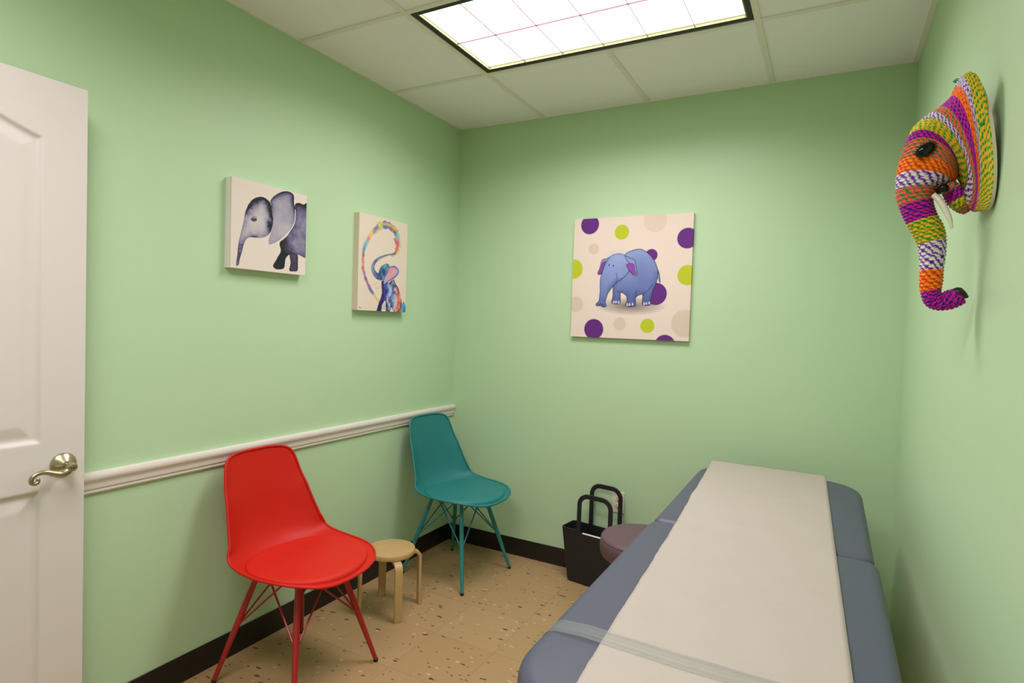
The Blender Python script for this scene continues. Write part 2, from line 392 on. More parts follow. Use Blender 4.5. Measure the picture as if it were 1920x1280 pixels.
def paint_dots(n):
    hm = homography([(130, 140), (1150, 85), (1104, 1190), (92, 1143)]); p = Paint(n, n, 1, (228, 212, 200)); h = lambda q: hm(q)
    r_ = lambda r: r/1040
    PUR, LIM, BEI = (98, 38, 128), (186, 196, 38), (212, 196, 178)
    for (x, y), r, c in [((260, 185), 84, PUR), ((532, 250), 64, LIM), ((818, 150), 98, (220, 200, 184)), ((1095, 303), 84, PUR), ((292, 393), 48, BEI), ((120, 566), 86, LIM),
                         ((785, 448), 52, PUR), ((1095, 620), 82, LIM), ((822, 781), 93, PUR), ((137, 868), 70, BEI), ((290, 1082), 89, PUR), ((513, 1038), 57, BEI),
                         ((750, 1055), 60, LIM), ((1072, 1037), 112, BEI), ((900, 1222), 86, PUR)]:
        p.circle(h([(x, y)])[0], r_(r), c)
    e = np.hypot((p.U-h([(600, 880)])[0][0])/.30, (p.V-h([(600, 885)])[0][1])/.075)
    p.put(np.clip(1-e, 0, 1)**.8*.85, lin((70, 66, 70)))
    OUT = (38, 34, 66); n1 = p.noise(5, 3)
    def blue(k=0):
        t = np.clip((p.V-.25)/.5+(n1-.5)*.5+k, 0, 1); return mix3(lin((138, 156, 208)), lin((80, 96, 160)), t)
    body = [(555, 445), (600, 415), (680, 396), (740, 418), (800, 480), (832, 550), (842, 620), (820, 700), (795, 760), (780, 850), (776, 874), (745, 880), (710, 874), (706, 850),
            (708, 785), (655, 806), (648, 850), (645, 880), (600, 890), (562, 878), (574, 848), (572, 800), (548, 778), (522, 768), (518, 830), (515, 864), (480, 866), (446, 856), (455, 800), (458, 720), (470, 600), (510, 500)]
    p.line(h([(838, 575), (850, 610), (858, 680), (845, 640)]), (120, 130, 190), .012); p.line(h([(836, 570), (852, 610), (858, 680)]), OUT, .004)
    far = h([(440, 740), (500, 740), (522, 768), (518, 864), (446, 856), (452, 800)])
    p.fill(h(body), blue(), OUT, .0055)
    d, _ = p.sdf(h(body)); 
    p.put(np.clip((d+.05)/.05, 0, 1)*p.cov(d)*(p.V > .45)*.4, lin((52, 56, 112)))
    p.line(h([(708, 790), (760, 745), (795, 700)]), OUT, .004); p.line(h([(655, 806), (652, 770), (660, 745)]), OUT, .004); p.line(h([(520, 770), (490, 755)]), OUT, .004)
    for cx, cy in [(463, 850), (482, 848), (505, 852), (578, 872), (598, 870), (624, 868), (722, 864), (742, 862), (766, 858)]:
        p.fill(h([(cx-9, cy+12), (cx-8, cy-8), (cx, cy-16), (cx+8, cy-8), (cx+9, cy+12)]), (186, 190, 226), OUT, .003)
    p.fill(h([(437, 462), (400, 476), (362, 490), (345, 550), (324, 606), (355, 609), (375, 560), (400, 510)]), (132, 146, 200), OUT, .005, k=3)
    p.fill(h([(402, 503), (365, 512), (350, 560), (332, 604), (354, 606), (374, 560)]), (134, 62, 160), OUT, .003, k=3)
    head = [(430, 462), (470, 440), (520, 435), (565, 455), (600, 500), (603, 560), (575, 610), (530, 655), (482, 687), (450, 722), (415, 770), (400, 810), (390, 850), (398, 885), (372, 892),
            (345, 880), (316, 882), (312, 864), (335, 838), (345, 760), (348, 660), (365, 590), (392, 520)]
    p.fill(h(head), blue(-.15), OUT, .0055)
    d, _ = p.sdf(h(head)); p.put(np.clip((d+.045)/.045, 0, 1)*p.cov(d)*(p.U > h([(410, 600)])[0][0])*(p.V > .5)*.5, lin((52, 58, 118)))
    lt = np.hypot((p.U-h([(505, 470)])[0][0])/.13, (p.V-h([(505, 470)])[0][1])/.09); p.put(np.clip(1-lt, 0, 1)*.45, lin((165, 180, 225)))
    p.fill(h([(560, 452), (600, 472), (642, 490), (655, 560), (666, 612), (650, 626), (618, 606), (590, 570), (572, 528), (600, 524), (575, 490)]), (136, 152, 206), OUT, .005, k=3)
    p.fill(h([(572, 526), (632, 521), (642, 570), (656, 614), (622, 604), (592, 572)]), (142, 66, 168), OUT, .003, k=3)
    p.line(h([(484, 602), (492, 650), (480, 682)]), OUT, .004); p.line(h([(330, 874), (355, 866), (380, 882)]), OUT, .005)
    for c in [(423, 532), (461, 537)]: p.fill(h([(c[0]-5, c[1]), (c[0], c[1]-9), (c[0]+5, c[1]), (c[0], c[1]+9)]), (24, 24, 44))
    return p
def paint_grey(n):
    hm = homography([(200, 125), (1018, 325), (1003, 1190), (185, 1118)]); p = Paint(n, n, .96, (226, 214, 204))
    h = lambda q: hm(q)*[1, .96]
    n1 = p.noise(6, 11, 4); n2 = p.noise(22, 12, 3); n3 = p.noise(10, 15, 4)
    def wash(pts, fn, k=5):
        d, _ = p.sdf(h(pts), True, True, k); t = np.clip(fn(d), 0, 1)
        stops = [(0, (212, 206, 206)), (.35, (160, 156, 172)), (.6, (108, 104, 140)), (.82, (62, 60, 80)), (1, (30, 30, 38))]
        col = np.stack([np.interp(t, [s_[0] for s_ in stops], [lin(s_[1])[c] for s_ in stops]) for c in range(3)], -1)
        p.put(p.cov(d+(n2-.5)*.006), col); return d
    leg2 = [(835, 950), (915, 950), (925, 1060), (918, 1140), (880, 1148), (832, 1138), (845, 1050)]
    wash(leg2, lambda d: .72+.2*n1+.3*np.exp(d/.01))
    body = [(885, 430), (930, 403), (980, 420), (1030, 450), (1030, 960), (930, 965), (860, 962), (820, 975), (790, 1020), (775, 1110), (730, 1130), (680, 1125), (655, 1100), (662, 1070), (710, 985), (737, 925), (725, 840), (800, 770), (880, 640), (898, 540)]
    cb = h([(960, 720)])[0]; cl = h([(740, 1000)])[0]
    wash(body, lambda d: .30+.45*n3+.6*np.clip(1-np.hypot((p.U-cl[0])/.25, (p.V-cl[1])/.3), 0, 1)*1.2+.7*np.exp((p.V*-1+h([(950, 410)])[0][1])/.05)*1+.25*np.exp(d/.02))
    ear = [(622, 385), (680, 320), (760, 283), (830, 285), (875, 320), (880, 400), (893, 540), (880, 620), (830, 710), (730, 805), (620, 862), (606, 820), (620, 760), (650, 650), (645, 500), (632, 430)]
    wash(ear, lambda d: .10+.30*n1+(.75*np.exp(d/.035)+.25*n3*np.exp(d/.1))*np.clip(1.25-(p.V-h([(760, 283)])[0][1])/.30, 0, 1)+.12*np.exp(d/.02))
    p.line(h([(893, 480), (893, 560), (878, 640), (830, 715), (735, 812)]), (240, 234, 226), .008)
    head = [(520, 343), (575, 362), (622, 410), (643, 500), (652, 600), (640, 690), (612, 745), (560, 782), (480, 792), (400, 788), (362, 808), (335, 860), (315, 940), (290, 1030), (277, 1090), (250, 1090), (262, 980),
            (275, 860), (300, 740), (330, 620), (350, 510), (395, 410), (450, 362)]
    vy = h([(500, 560)])[0][1]; ux = h([(560, 500)])[0][0]
    def hf(d):
        up = np.clip((vy-p.V)/.16+.25, 0, 1); right = np.clip((p.U-ux)/.07+.4, 0, 1)*np.clip((h([(640, 760)])[0][1]-p.V)/.1, 0, 1)
        edge = np.exp((d+(n2-.5)*.07)/.05)
        tr = np.clip((p.V-h([(300, 760)])[0][1])/.15, 0, 1)
        return .04+.1*n1+1.35*edge*np.maximum(up, right)+.35*edge+.25*tr+.25*n3*edge
    wash(head, hf)
    for sc, c in ((1.0, (28, 24, 24)), (.55, (128, 112, 70)), (.3, (10, 10, 10))):
        p.fill(h([(443-32*sc, 594), (430, 594-18*sc), (455, 594-18*sc), (443+34*sc, 592), (455, 594+20*sc), (430, 594+18*sc)]), c)
    p.line(h([(410, 585), (440, 562), (475, 570)]), (120, 120, 170), .01)
    return p
def paint_splash(n):
    hm = homography([(195, 100), (725, 235), (700, 1195), (178, 1170)]); A = .478/.372; p = Paint(n, int(n*A), A, (224, 210, 194)); h = lambda q: hm(q)*[1, A]
    n1 = p.noise(7, 21, 4); n2 = p.noise(30, 22, 3); n3 = p.noise(9, 23, 3); n4 = p.noise(14, 29, 3); n5 = p.noise(60, 31, 2)
    PAL = [(40, 44, 110), (60, 120, 190), (90, 190, 200), (226, 60, 150), (240, 140, 90), (196, 214, 80), (120, 70, 170), (50, 90, 170), (235, 90, 70), (70, 60, 140)]
    def pal(t):
        t = np.clip(t, 0, .9999)*(len(PAL)-1); i = t.astype(int); f = (t-i)[..., None]; L = np.array([lin(c) for c in PAL]); return L[i]*(1-f)+L[i+1]*f
    def stroke(pts, ws, tcol, seed=0, rag=.03, dens=1):
        d, T = p.sdf(h(pts), True, False); w = np.interp(T, np.linspace(0, 1, len(ws)), ws)
        dd = d-w*(.55+.9*n4)+(n2-.5)*rag; m = p.cov(dd)*np.clip(.35+1.3*n5, 0, dens); p.put(m, tcol(T)); return d, T
    loop = [(430, 1100), (385, 1045), (320, 945), (268, 830), (240, 720), (236, 600), (255, 480), (300, 390), (350, 320), (410, 262), (470, 245), (540, 262), (590, 310), (610, 380), (612, 470), (598, 550), (540, 575)]
    tcol = lambda T: pal(np.mod(T*2.2+.55*n1+.25*n3, 1.0))
    for k in range(3):
        stroke([(x+(k-1)*8, y+(k-1)*6) for x, y in loop], [.006, .01, .02, .014, .016, .014, .016, .018, .03, .04, .045, .045, .045, .04, .036, .02, .006], tcol, dens=.55)
    stroke([(420, 232), (520, 240), (600, 300), (645, 440), (630, 540)], [.008, .02, .022, .02, .004], lambda T: pal(.5+.12*n1), dens=.6)
    stroke([(580, 400), (612, 470), (590, 545)], [.02, .03, .02], lambda T: pal(.86+.1*n1), dens=.7)
    ink = lambda T: mix3(lin((52, 50, 110))*np.ones(p.img.shape), pal(n3*1.2-.1), np.clip(n1*1.3-.35, 0, 1))
    body = [(448, 850), (520, 875), (570, 840), (590, 880), (625, 940), (650, 1030), (668, 1120), (675, 1200), (605, 1200), (570, 1180), (545, 1135), (528, 1200), (492, 1195), (484, 1070), (450, 1110), (435, 1200), (388, 1190), (415, 1090), (442, 1000), (440, 920)]
    streak = np.sin(p.U*70+n1*9)*.5+.5
    d, _ = p.sdf(h(body)); uu = p.U+(n3-.5)*.16; st_ = [.42, .50, .56, .62, .68, .74, .80, .86, .93]
    sc_ = [lin(c) for c in ((40, 34, 84), (70, 44, 130), (60, 110, 190), (196, 196, 226), (96, 150, 200), (206, 196, 214), (226, 110, 80), (232, 150, 120), (50, 80, 150))]
    col = np.stack([np.interp(uu, st_, [c[k] for c in sc_]) for k in range(3)], -1)
    col = mix3(col, lin((44, 36, 96))*np.ones(p.img.shape), np.clip(1.2*np.exp(d/.02)*streak+np.clip((n4-.56)*5, 0, .8)+np.clip((h([(500, 930)])[0][1]-p.V)*6, 0, .5), 0, .9)); p.put(p.cov(d+(n2-.5)*.02), col)
    trunk = [(590, 555), (540, 565), (480, 580), (420, 605), (370, 645), (345, 700), (352, 750), (385, 795), (430, 815), (470, 790)]
    d, T = p.sdf(h(trunk), True, False); w = np.interp(T, [0, .25, .5, .7, 1], [.004, .008, .02, .034, .05])
    p.put(p.cov(d-w), mix3(lin((70, 84, 150))*np.ones(p.img.shape), lin((160, 196, 214))*np.ones(p.img.shape), np.clip(n3*1.5-.3, 0, 1))); p.put(p.cov(np.abs(d-w)-.004)*np.clip(n4*1.6, 0, 1), lin((40, 40, 92)))
    hd = [(425, 720), (450, 690), (500, 670), (525, 700), (522, 770), (480, 830), (435, 840), (405, 800)]
    d, _ = p.sdf(h(hd)); p.put(p.cov(d), mix3(lin((50, 66, 130))*np.ones(p.img.shape), lin((120, 196, 196))*np.ones(p.img.shape), np.clip(n4*2-.6, 0, 1))); p.put(p.cov(np.abs(d)-.003), lin((36, 34, 70)))
    er = [(522, 712), (570, 694), (612, 715), (628, 760), (600, 805), (560, 835), (500, 870), (462, 892), (474, 820), (505, 760)]
    d, _ = p.sdf(h(er)); p.put(p.cov(d), mix3(lin((240, 150, 110))*np.ones(p.img.shape), lin((180, 170, 220))*np.ones(p.img.shape), np.clip(n3*2-.5, 0, 1)))
    p.put(np.clip(1.2*np.exp(d/.03)-.25, 0, 1)*p.cov(d)*np.clip((p.U-.5)*5, .25, 1), lin((66, 90, 190))); p.put(p.cov(np.abs(d)-.004), lin((48, 40, 100)))
    for q in ([(345, 895), (370, 895), (395, 868)], [(375, 925), (405, 938), (430, 905)]): p.line(h(q), (150, 130, 130), .004)
    d, _ = p.sdf(h([(665, 1100), (690, 1095), (705, 1200), (655, 1200)])); p.put(p.cov(d+(n2-.5)*.03), pal(n1*.3))
    d, _ = p.sdf(h([(470, 1110), (480, 1150), (462, 1150)])); p.put(p.cov(d-.006)*.6, lin((80, 180, 190)))
    p.line(h([(195, 1150), (205, 1138), (212, 1150), (220, 1146)]), (70, 60, 60), .006)
    return p
def canvas(name, origin, ux, uz, w, hgt, depth, out, p, label, wrap=None):
    # origin = top-left front corner; ux = unit vector to the right, out = unit normal into the room
    nu, nv = p.nu, p.nv; O = np.array(origin, float); ux = np.array(ux, float); out = np.array(out, float)
    u = np.linspace(0, w, nu); v = np.linspace(0, hgt, nv)
    P = O + u[None, :, None]*ux + v[:, None, None]*np.array([0, 0, -1.])
    bul = 0
    vs = P.reshape(-1, 3); idx = np.arange(nu*nv).reshape(nv, nu)
    q = np.stack([idx[:-1, :-1], idx[:-1, 1:], idx[1:, 1:], idx[1:, :-1]], -1).reshape(-1, 4)
    cols = [p.img.reshape(-1, 3)]; V = [vs]; F = [q]; off = len(vs)
    rings = [(idx[0], ), (idx[-1],), (idx[:, 0],), (idx[:, -1],)]
    nd = 14
    for (e,) in rings:
        base_ = vs[e]; n = len(e); sheet = []; cc = []
        for k in range(nd):
            sheet.append(base_-out*depth*k/(nd-1)); 
            c = cols[0][e].copy()
            if wrap is not None and k > 2 and wrap == 'white': c = np.ones_like(c)*lin((236, 230, 226))
            cc.append(c)
        V.append(np.concatenate(sheet)); cols.append(np.concatenate(cc)); ii = np.arange(n*nd).reshape(nd, n)+off
        F.append(np.stack([ii[:-1, :-1], ii[:-1, 1:], ii[1:, 1:], ii[1:, :-1]], -1).reshape(-1, 4)); off += n*nd
    b = np.array([O, O+ux*w, O+ux*w-[0, 0, hgt], O-[0, 0, hgt]])-out*depth; V.append(b); cols.append(np.ones((4, 3))*.5); F.append(np.array([[off, off+1, off+2, off+3]]))
    V = np.concatenate(V); F = np.concatenate(F); cols = np.clip(np.concatenate(cols), 0, 1)
    c0 = V.mean(0); me = bpy.data.meshes.new(name); me.from_pydata((V-c0).tolist(), [], F.tolist()); me.materials.append(M['art'])
    a = me.color_attributes.new('print', 'FLOAT_COLOR', 'POINT'); buf = np.ones((len(V), 4), np.float32); buf[:, :3] = cols; a.data.foreach_set('color', buf.ravel()); me.update()
    o = bpy.data.objects.new(name, me); C.objects.link(o); o.location = c0
    return tag(o, label, 'picture')
canvas('canvas_picture', (.795, -.021, 1.971), (1, 0, 0), None, .649, .652, .021, (0, -1, 0), paint_dots(330), 'square canvas of a blue cartoon elephant among purple and lime dots on the back wall')
canvas('canvas_picture', (.035, -1.606, 1.909), (0, 1, 0), None, .367, .348, .035, (1, 0, 0), paint_grey(260), 'grey watercolour baby elephant canvas on the left wall, nearest the door', 'white')
canvas('canvas_picture', (.035, -.910, 1.898), (0, 1, 0), None, .371, .477, .035, (1, 0, 0), paint_splash(230), 'tall canvas of a rainbow elephant spraying paint, on the left wall near the corner')

# ---------------------------------------------------------------- shell chairs
def shell_grid(ns=44):
    K = np.array([  # X, Z, half width, edge lift, reference half width
        [.2600, .432, .004, .030, .235], [.2590, .433, .050, .030, .235], [.2560, .434, .090, .030, .235], [.2460, .437, .132, .030, .235], [.2300, .439, .162, .031, .235], [.198, .439, .195, .032, .235], [.155, .436, .220, .034, .236], [.090, .432, .237, .036, .24],
        [.020, .430, .243, .039, .243], [-.050, .432, .242, .044, .243], [-.110, .440, .236, .052, .236], [-.155, .460, .228, .068, .228], [-.186, .495, .220, .076, .220], [-.206, .545, .211, .074, .211],
        [-.220, .600, .201, .066, .201], [-.232, .660, .190, .055, .190], [-.243, .715, .179, .041, .180], [-.252, .760, .170, .036, .172], [-.258, .790, .163, .033, .168], [-.262, .812, .152, .032, .166], [-.2642, .825, .137, .031, .166], [-.2655, .834, .112, .031, .166], [-.2662, .839, .075, .031, .166], [-.2665, .8405, .035, .031, .166]])
    k = smooth_path(K, 6); rows = []; back = []
    for i in range(len(k)):
        a = k[max(i-1, 0)]; b = k[min(i+1, len(k)-1)]; T = np.array([b[0]-a[0], b[1]-a[1]]); T /= np.linalg.norm(T); N = np.array([T[1], -T[0]])
        if i < 30: N = np.array([0, 1.]) if i < 18 else N
        X, Z, hw, lf, ref = k[i]; row = []; br = []
        for j in range(ns+1):
            s = -1+2*j/ns; s = math.copysign(abs(s)**.85, s); y = hw*s; o = lf*(abs(y)/ref)**2.4
            row.append((X+N[0]*o, y, Z+N[1]*o)); br.append((X+N[0]*(o-.0055), y*.985, Z+N[1]*(o-.0055)))
        rows.append(row); back.append(br)
    return rows, back
SHELL, SHELLB = shell_grid()
SEATPTS = np.array([p for row in SHELL for p in row if p[2] < .52])
def seat_z(x, y):
    d = (SEATPTS[:, 0]-x)**2+(SEATPTS[:, 1]-y)**2; i = np.argsort(d)[:6]; w = 1/(d[i]+1e-6); return float((SEATPTS[i, 2]*w).sum()/w.sum())
def make_chair(pm, pad, metal, label):
    t = thing('shell_chair', (0, 0, 0), 0, label, 'chair')
    mb = MB().grid(SHELL); mb.grid(SHELLB)
    loop = [r[0] for r in SHELL] + [r[-1] for r in reversed(SHELL)]
    lp = [np.array(q)-np.array([0, 0, .002]) for q in loop]; lp.append(lp[0]); mb.tube([tuple(q) for q in lp], .0052, 10)
    mb.build('seat_shell', pm, t, angle=60)
    P = []; na, cx = 72, .034
    qs = [0, .12, .24, .36, .48, .6, .7, .78, .84, .885, .92, .945, .965, .98, .99, 1.0, 1.0]
    for ri, q in enumerate(qs):
        row = []
        for a in range(na):
            th = 2*math.pi*a/na; cc, ss = math.cos(th), math.sin(th)
            rx = .217 if cc > 0 else .184; n_ = 2.2; rad = (abs(cc/rx)**n_+abs(ss/.224)**n_)**(-1/n_)
            x = cx+rad*q*cc; y = rad*q*ss; sz = seat_z(x, y); e = max(0, (q-.86)/.14)
            zt = .455+.005*(1-q*q)+.62*max(0, sz-.434)*q*q
            z = max(sz, zt)-.0*q; z = sz+.001+(max(zt-sz, .011)-.001)*math.sqrt(max(0, 1-e**2.4)) if ri < len(qs)-1 else sz-.004
            row.append((x, y, z))
        P.append(row)
    MB().grid(P, close=True).build('seat_cushion', pad, t, angle=80)
    top = .100; ft = .2085; zt = .424; nz = .205
    for i, (sx, sy) in enumerate(((1, -1), (1, 1), (-1, 1), (-1, -1))):
        a = Vector((sx*top, sy*top, zt)); f = Vector((sx*ft, sy*ft, .012))
        pts = [a.lerp(f, k/8) for k in range(9)]; l = MB().tube(pts, [.0085, .0105, .0115, .0118, .0115, .011, .0100, .0092, .0085], 16)
        leg = l.build('leg', metal, t); c = MB().lathe([(.0075, 0), (.0095, .003), (.0095, .013), (.008, .014)], (sx*(ft+.001), sy*(ft+.001), 0), n=18); c.build('foot_cap', 'cap', leg)
    w = MB(); cor = [(1, -1), (1, 1), (-1, 1), (-1, -1)]
    fr = MB(); z = .418; q = .105
    for i in range(4):
        a = cor[i]; b = cor[(i+1) % 4]; A = Vector((a[0]*q, a[1]*q, z)); B = Vector((b[0]*q, b[1]*q, z)); fr.tube([A, B], .006, 10)
        for (p_, o_) in ((a, b), (b, a)):
            k = (zt-nz)/(zt-.012); R_ = top+(ft-top)*k; node = Vector((p_[0]*R_, p_[1]*R_, nz)); A2 = Vector((p_[0]*q, p_[1]*q, z)); B2 = Vector((o_[0]*q, o_[1]*q, z))
            w.tube([node, A2.lerp(B2, .78)], .0038, 8)
    fr.box((-q, -.012, z-.002), (q, .012, z+.010)); fr.box((-.012, -q, z-.002), (.012, q, z+.010))
    fr.build('seat_support', metal, t); w.build('wire_brace', metal, t)
    return t
red = make_chair('red', 'red_pad', 'red_metal', 'bright red moulded shell chair with red splayed wire-braced legs, nearest the door')
red.location = (.313, -1.483, 0); red.rotation_euler = (0, 0, math.radians(.5))
teal = make_chair('teal', 'teal_pad', 'teal_metal', 'teal moulded shell chair standing in the far left corner of the room')
teal.location = (.314, -.378, 0); teal.rotation_euler = (0, 0, math.radians(-6))

# ---------------------------------------------------------------- small birch stool
def make_stool():
    t = thing('wooden_stool', (.281, -.905, 0), math.radians(10), 'small round birch stool with four bent legs, between the red and teal chairs', 'stool')
    s = MB().lathe([(.100, .268), (.113, .271), (.1145, .276), (.1145, .290), (.112, .294), (.108, .295), (.05, .2952), (.002, .2952)], n=64); s.build('seat', 'birch', t)
    for k in range(4):
        a = math.radians(45+90*k); d = Vector((math.cos(a), math.sin(a), 0)); n = Vector((-d.y, d.x, 0)); z = Vector((0, 0, 1))
        ro, th, hw, R_ = .152, .014, .018, .034; top = .268
        path = [(ro, 0)] + [(ro-.001, .08), (ro-.0015, .16)]
        path += [(ro-.002-R_*(1-math.cos(u)), top-R_+R_*math.sin(u)) for u in np.linspace(0, math.pi/2, 9)] + [(.045, top)]
        vs = []
        for i, (r, h) in enumerate(path):
            p0 = path[max(0, i-1)]; p1 = path[min(len(path)-1, i+1)]; tx, tz = p1[0]-p0[0], p1[1]-p0[1]; L = math.hypot(tx, tz); nx, nz_ = -tz/L, tx/L   # inward
            for off, w_ in ((0, -hw), (0, hw), (th, hw), (th, -hw)):
                # outside face = path; inside = offset to the stool's middle / down
                q = d*(r+nx*off) + z*(h+nz_*off*1) + n*w_; vs.append(q)
        fs = [(i*4+j, i*4+(j+1) % 4, (i+1)*4+(j+1) % 4, (i+1)*4+j) for i in range(len(path)-1) for j in range(4)] + [(3, 2, 1, 0), tuple((len(path)-1)*4+j for j in range(4))]
        MB().add(vs, fs).build('leg', 'birch', t, bevel=.0025, seg=2)
    return t
make_stool()

# ---------------------------------------------------------------- treatment table, paper
TX0, TX1, TY0, TY1, TZ = 1.573, 2.226, -2.215, -.235, .752
def rounded_rect(x0, x1, y0, y1, r00, r10, r11, r01, n=14):   # radii at (x0,y0),(x1,y0),(x1,y1),(x0,y1)
    pts = []
    for (cx, cy, r, a0) in ((x0+r00, y0+r00, r00, 180), (x1-r10, y0+r10, r10, 270), (x1-r11, y1-r11, r11, 0), (x0+r01, y1-r01, r01, 90)):
        for k in range(n+1):
            a = math.radians(a0+90*k/n); pts.append((cx+r*math.cos(a), cy+r*math.sin(a)))
    return np.array(pts)
def cushion(mb, outl, z0, z1, zf, er=.028, puff=.006):
    c = outl.mean(0); rings = []
    def inset(P, d):
        n = len(P); out = []
        for i in range(n):
            a, b = P[i-1], P[(i+1) % n]; t = b-a; t = t/(np.linalg.norm(t)+1e-9); out.append(P[i]+np.array([-t[1], t[0]])*d)
        return np.array(out)
    prof = [(er*.5, z0), (.004, z0+.006), (0, z0+.014), (0, z1-er)]
    for k in range(1, 9):
        a = k/8*math.pi/2; prof.append((er*(1-math.cos(a)), z1-er+er*math.sin(a)))
    for d, z in prof: rings.append([(p[0], p[1], z+zf(p[1])*(z-z0)/(z1-z0)) for p in inset(outl, d)])
    last = inset(outl, er)
    for k in range(1, 9):
        q = (k/8)**.8; P = last*(1-q)+c*q; rings.append([(p[0], p[1], z1+puff*math.sin(min(1, q*1.6)*math.pi/2)+zf(p[1])) for p in P])
    mb.grid(rings, close=True); n = len(outl)
def make_table():
    t = thing('treatment_table', ((TX0+TX1)/2, (TY0+TY1)/2, 0), 0, 'blue-grey padded treatment table with rounded corners along the right wall', 'treatment table')
    ox, oy = (TX0+TX1)/2, (TY0+TY1)/2; CR_Y = -1.145
    zf = lambda y: 0
    mb = MB(); P = rounded_rect(TX0-ox, TX1-ox, TY0-oy, CR_Y-.001-oy, .17, .17, .035, .035); cushion(mb, P, TZ-.095, TZ-.003, lambda y: 0, .030, .004); mb.build('main_cushion', 'vinyl', t, angle=70)
    mb = MB(); P = rounded_rect(TX0+.006-ox, TX1-.008-ox, CR_Y+.001-oy, TY1-oy, .03, .03, .155, .155); cushion(mb, P, TZ-.095, TZ-.003, lambda y: max(0, (y+oy-CR_Y))*.012, .030, .004); mb.build('head_cushion', 'vinyl', t, angle=70)
    f = MB(); f.box((TX0+.05-ox, TY0+.12-oy, TZ-.165), (TX1-.05-ox, TY1-.14-oy, TZ-.096)); f.build('table_frame', 'oak', t, bevel=.006)
    for x in (TX0+.085, TX1-.085):
        for y in (TY0+.2, TY1-.22):
            l = MB(); l.box((x-ox-.022, y-oy-.035, 0), (x-ox+.022, y-oy+.035, TZ-.166)); l.build('leg', 'oak', t, bevel=.006)
    s = MB(); s.box((TX0+.10-ox, TY0+.18-oy, .20), (TX0+.125-ox, TY1-.2-oy, .25)); s.box((TX1-.125-ox, TY0+.18-oy, .20), (TX1-.10-ox, TY1-.2-oy, .25)); s.build('stretcher', 'oak', t, bevel=.004)
    return t
make_table()
def paper_sheet():
    ys = np.linspace(TY0-.004, -.208, 190); P = []; nx = 40
    rs = np.random.RandomState(5); e1 = np.cumsum(rs.randn(190))*.0006; e1 -= np.linspace(e1[0], e1[-1], 190)
    for i, y in enumerate(ys):
        t = (y+2.13)/(1.92); xl = 1.711+(1.614-1.711)*t; xr = 2.149+(2.087-2.149)*t; xl += e1[i]*.7
        for_ = []
        for j in range(nx+1):
            x = xl+(xr-xl)*j/nx; z = TZ+.0048
            if y > -1.145: z += (y+1.145)*.012+.0008
            if -1.19 < y < -1.10: z -= .0015*math.cos((y+1.145)/.045*math.pi/2)
            z += .0006*math.sin(y*31+x*9)+.0005*math.sin(x*47+y*13)
            for_.append((x, y, z))
        P.append(for_)
    o = MB().grid(P).build('table_paper', 'paper', None, angle=80, solid=.0006)
    o.modifiers['thickness'].offset = 1
    return tag(o, 'white disposable paper sheet running lengthwise over the blue-grey treatment table', 'paper sheet')
paper_sheet()
def clear_strap():
    pts = [(TX0-.001, -1.955, TZ-.035), (TX0+.001, -1.955, TZ-.022), (TX0+.009, -1.955, TZ-.009), (TX0+.03, -1.956, TZ+.0012)]
    pts = smooth_path(pts, 5); xs = np.linspace(TX0+.04, TX1-.03, 60)
    P = []
    full = [tuple(p) for p in pts] + [(x, -1.955-.012*math.sin((x-TX0)*4), TZ+.0014+.0060*min(1, max(0, (x-TX0-.03)/.06))*min(1, max(0, (TX1-.03-x)/.05))) for x in xs] + [(TX1-.009, -1.955, TZ-.009), (TX1+.001, -1.955, TZ-.035)]
    for y0 in (-.026, .026): P.append([(x, y+y0, z) for x, y, z in full])
    Mt = bpy.data.materials.new('clear_plastic_band'); Mt.use_nodes = True; N = Mt.node_tree; b = N.nodes['Principled BSDF']
    b.inputs['Base Color'].default_value = (.42, .47, .43, 1); b.inputs['Roughness'].default_value = .3; b.inputs['Alpha'].default_value = .16
    M['clear'] = Mt
    o = MB().grid(P).build('clear_strap', 'clear', None, angle=80, solid=.0006)
    return tag(o, 'translucent plastic strap laid across the paper at the near end of the table', 'strap')
clear_strap()

# ---------------------------------------------------------------- rolling stool
def rolling_stool():
    t = thing('rolling_stool', (1.418, -.636, 0), .2, 'round mauve padded rolling stool tucked beside the treatment table', 'stool')
    MB().lathe([(.10, .405), (.165, .408), (.174, .415), (.180, .430), (.1815, .455), (.180, .474), (.176, .4825), (.177, .486), (.172, .493), (.155, .4985), (.10, .501), (.002, .502)], n=72).build('seat', 'purple', t)
    MB().lathe([(.10, .397), (.10, .404), (.03, .4045)], n=40).build('seat_plate', 'dark', t)
    MB().lathe([(.024, .10), (.024, .27), (.014, .275), (.014, .397)], n=24).build('pole', 'chrome', t)
    for k in range(5):
        a = 2*math.pi*k/5; d = Vector((math.cos(a), math.sin(a), 0)); q = [d*.02+Vector((0, 0, .11)), d*.10+Vector((0, 0, .105)), d*.20+Vector((0, 0, .075)), d*.215+Vector((0, 0, .062))]
        leg = MB().tube(q, [.019, .016, .013, .011], 12).build('leg', 'chrome', t)
        c = MB(); n = Vector((-d.y, d.x, 0)); p = d*.215+Vector((0, 0, .025))
        for s in (-1, 1): c.tube([p+n*(.006*s), p+n*(.02*s)], .025, 20)
        c.tube([p, p+Vector((0, 0, .045))], .006, 8); c.build('caster', 'cap', leg)
rolling_stool()

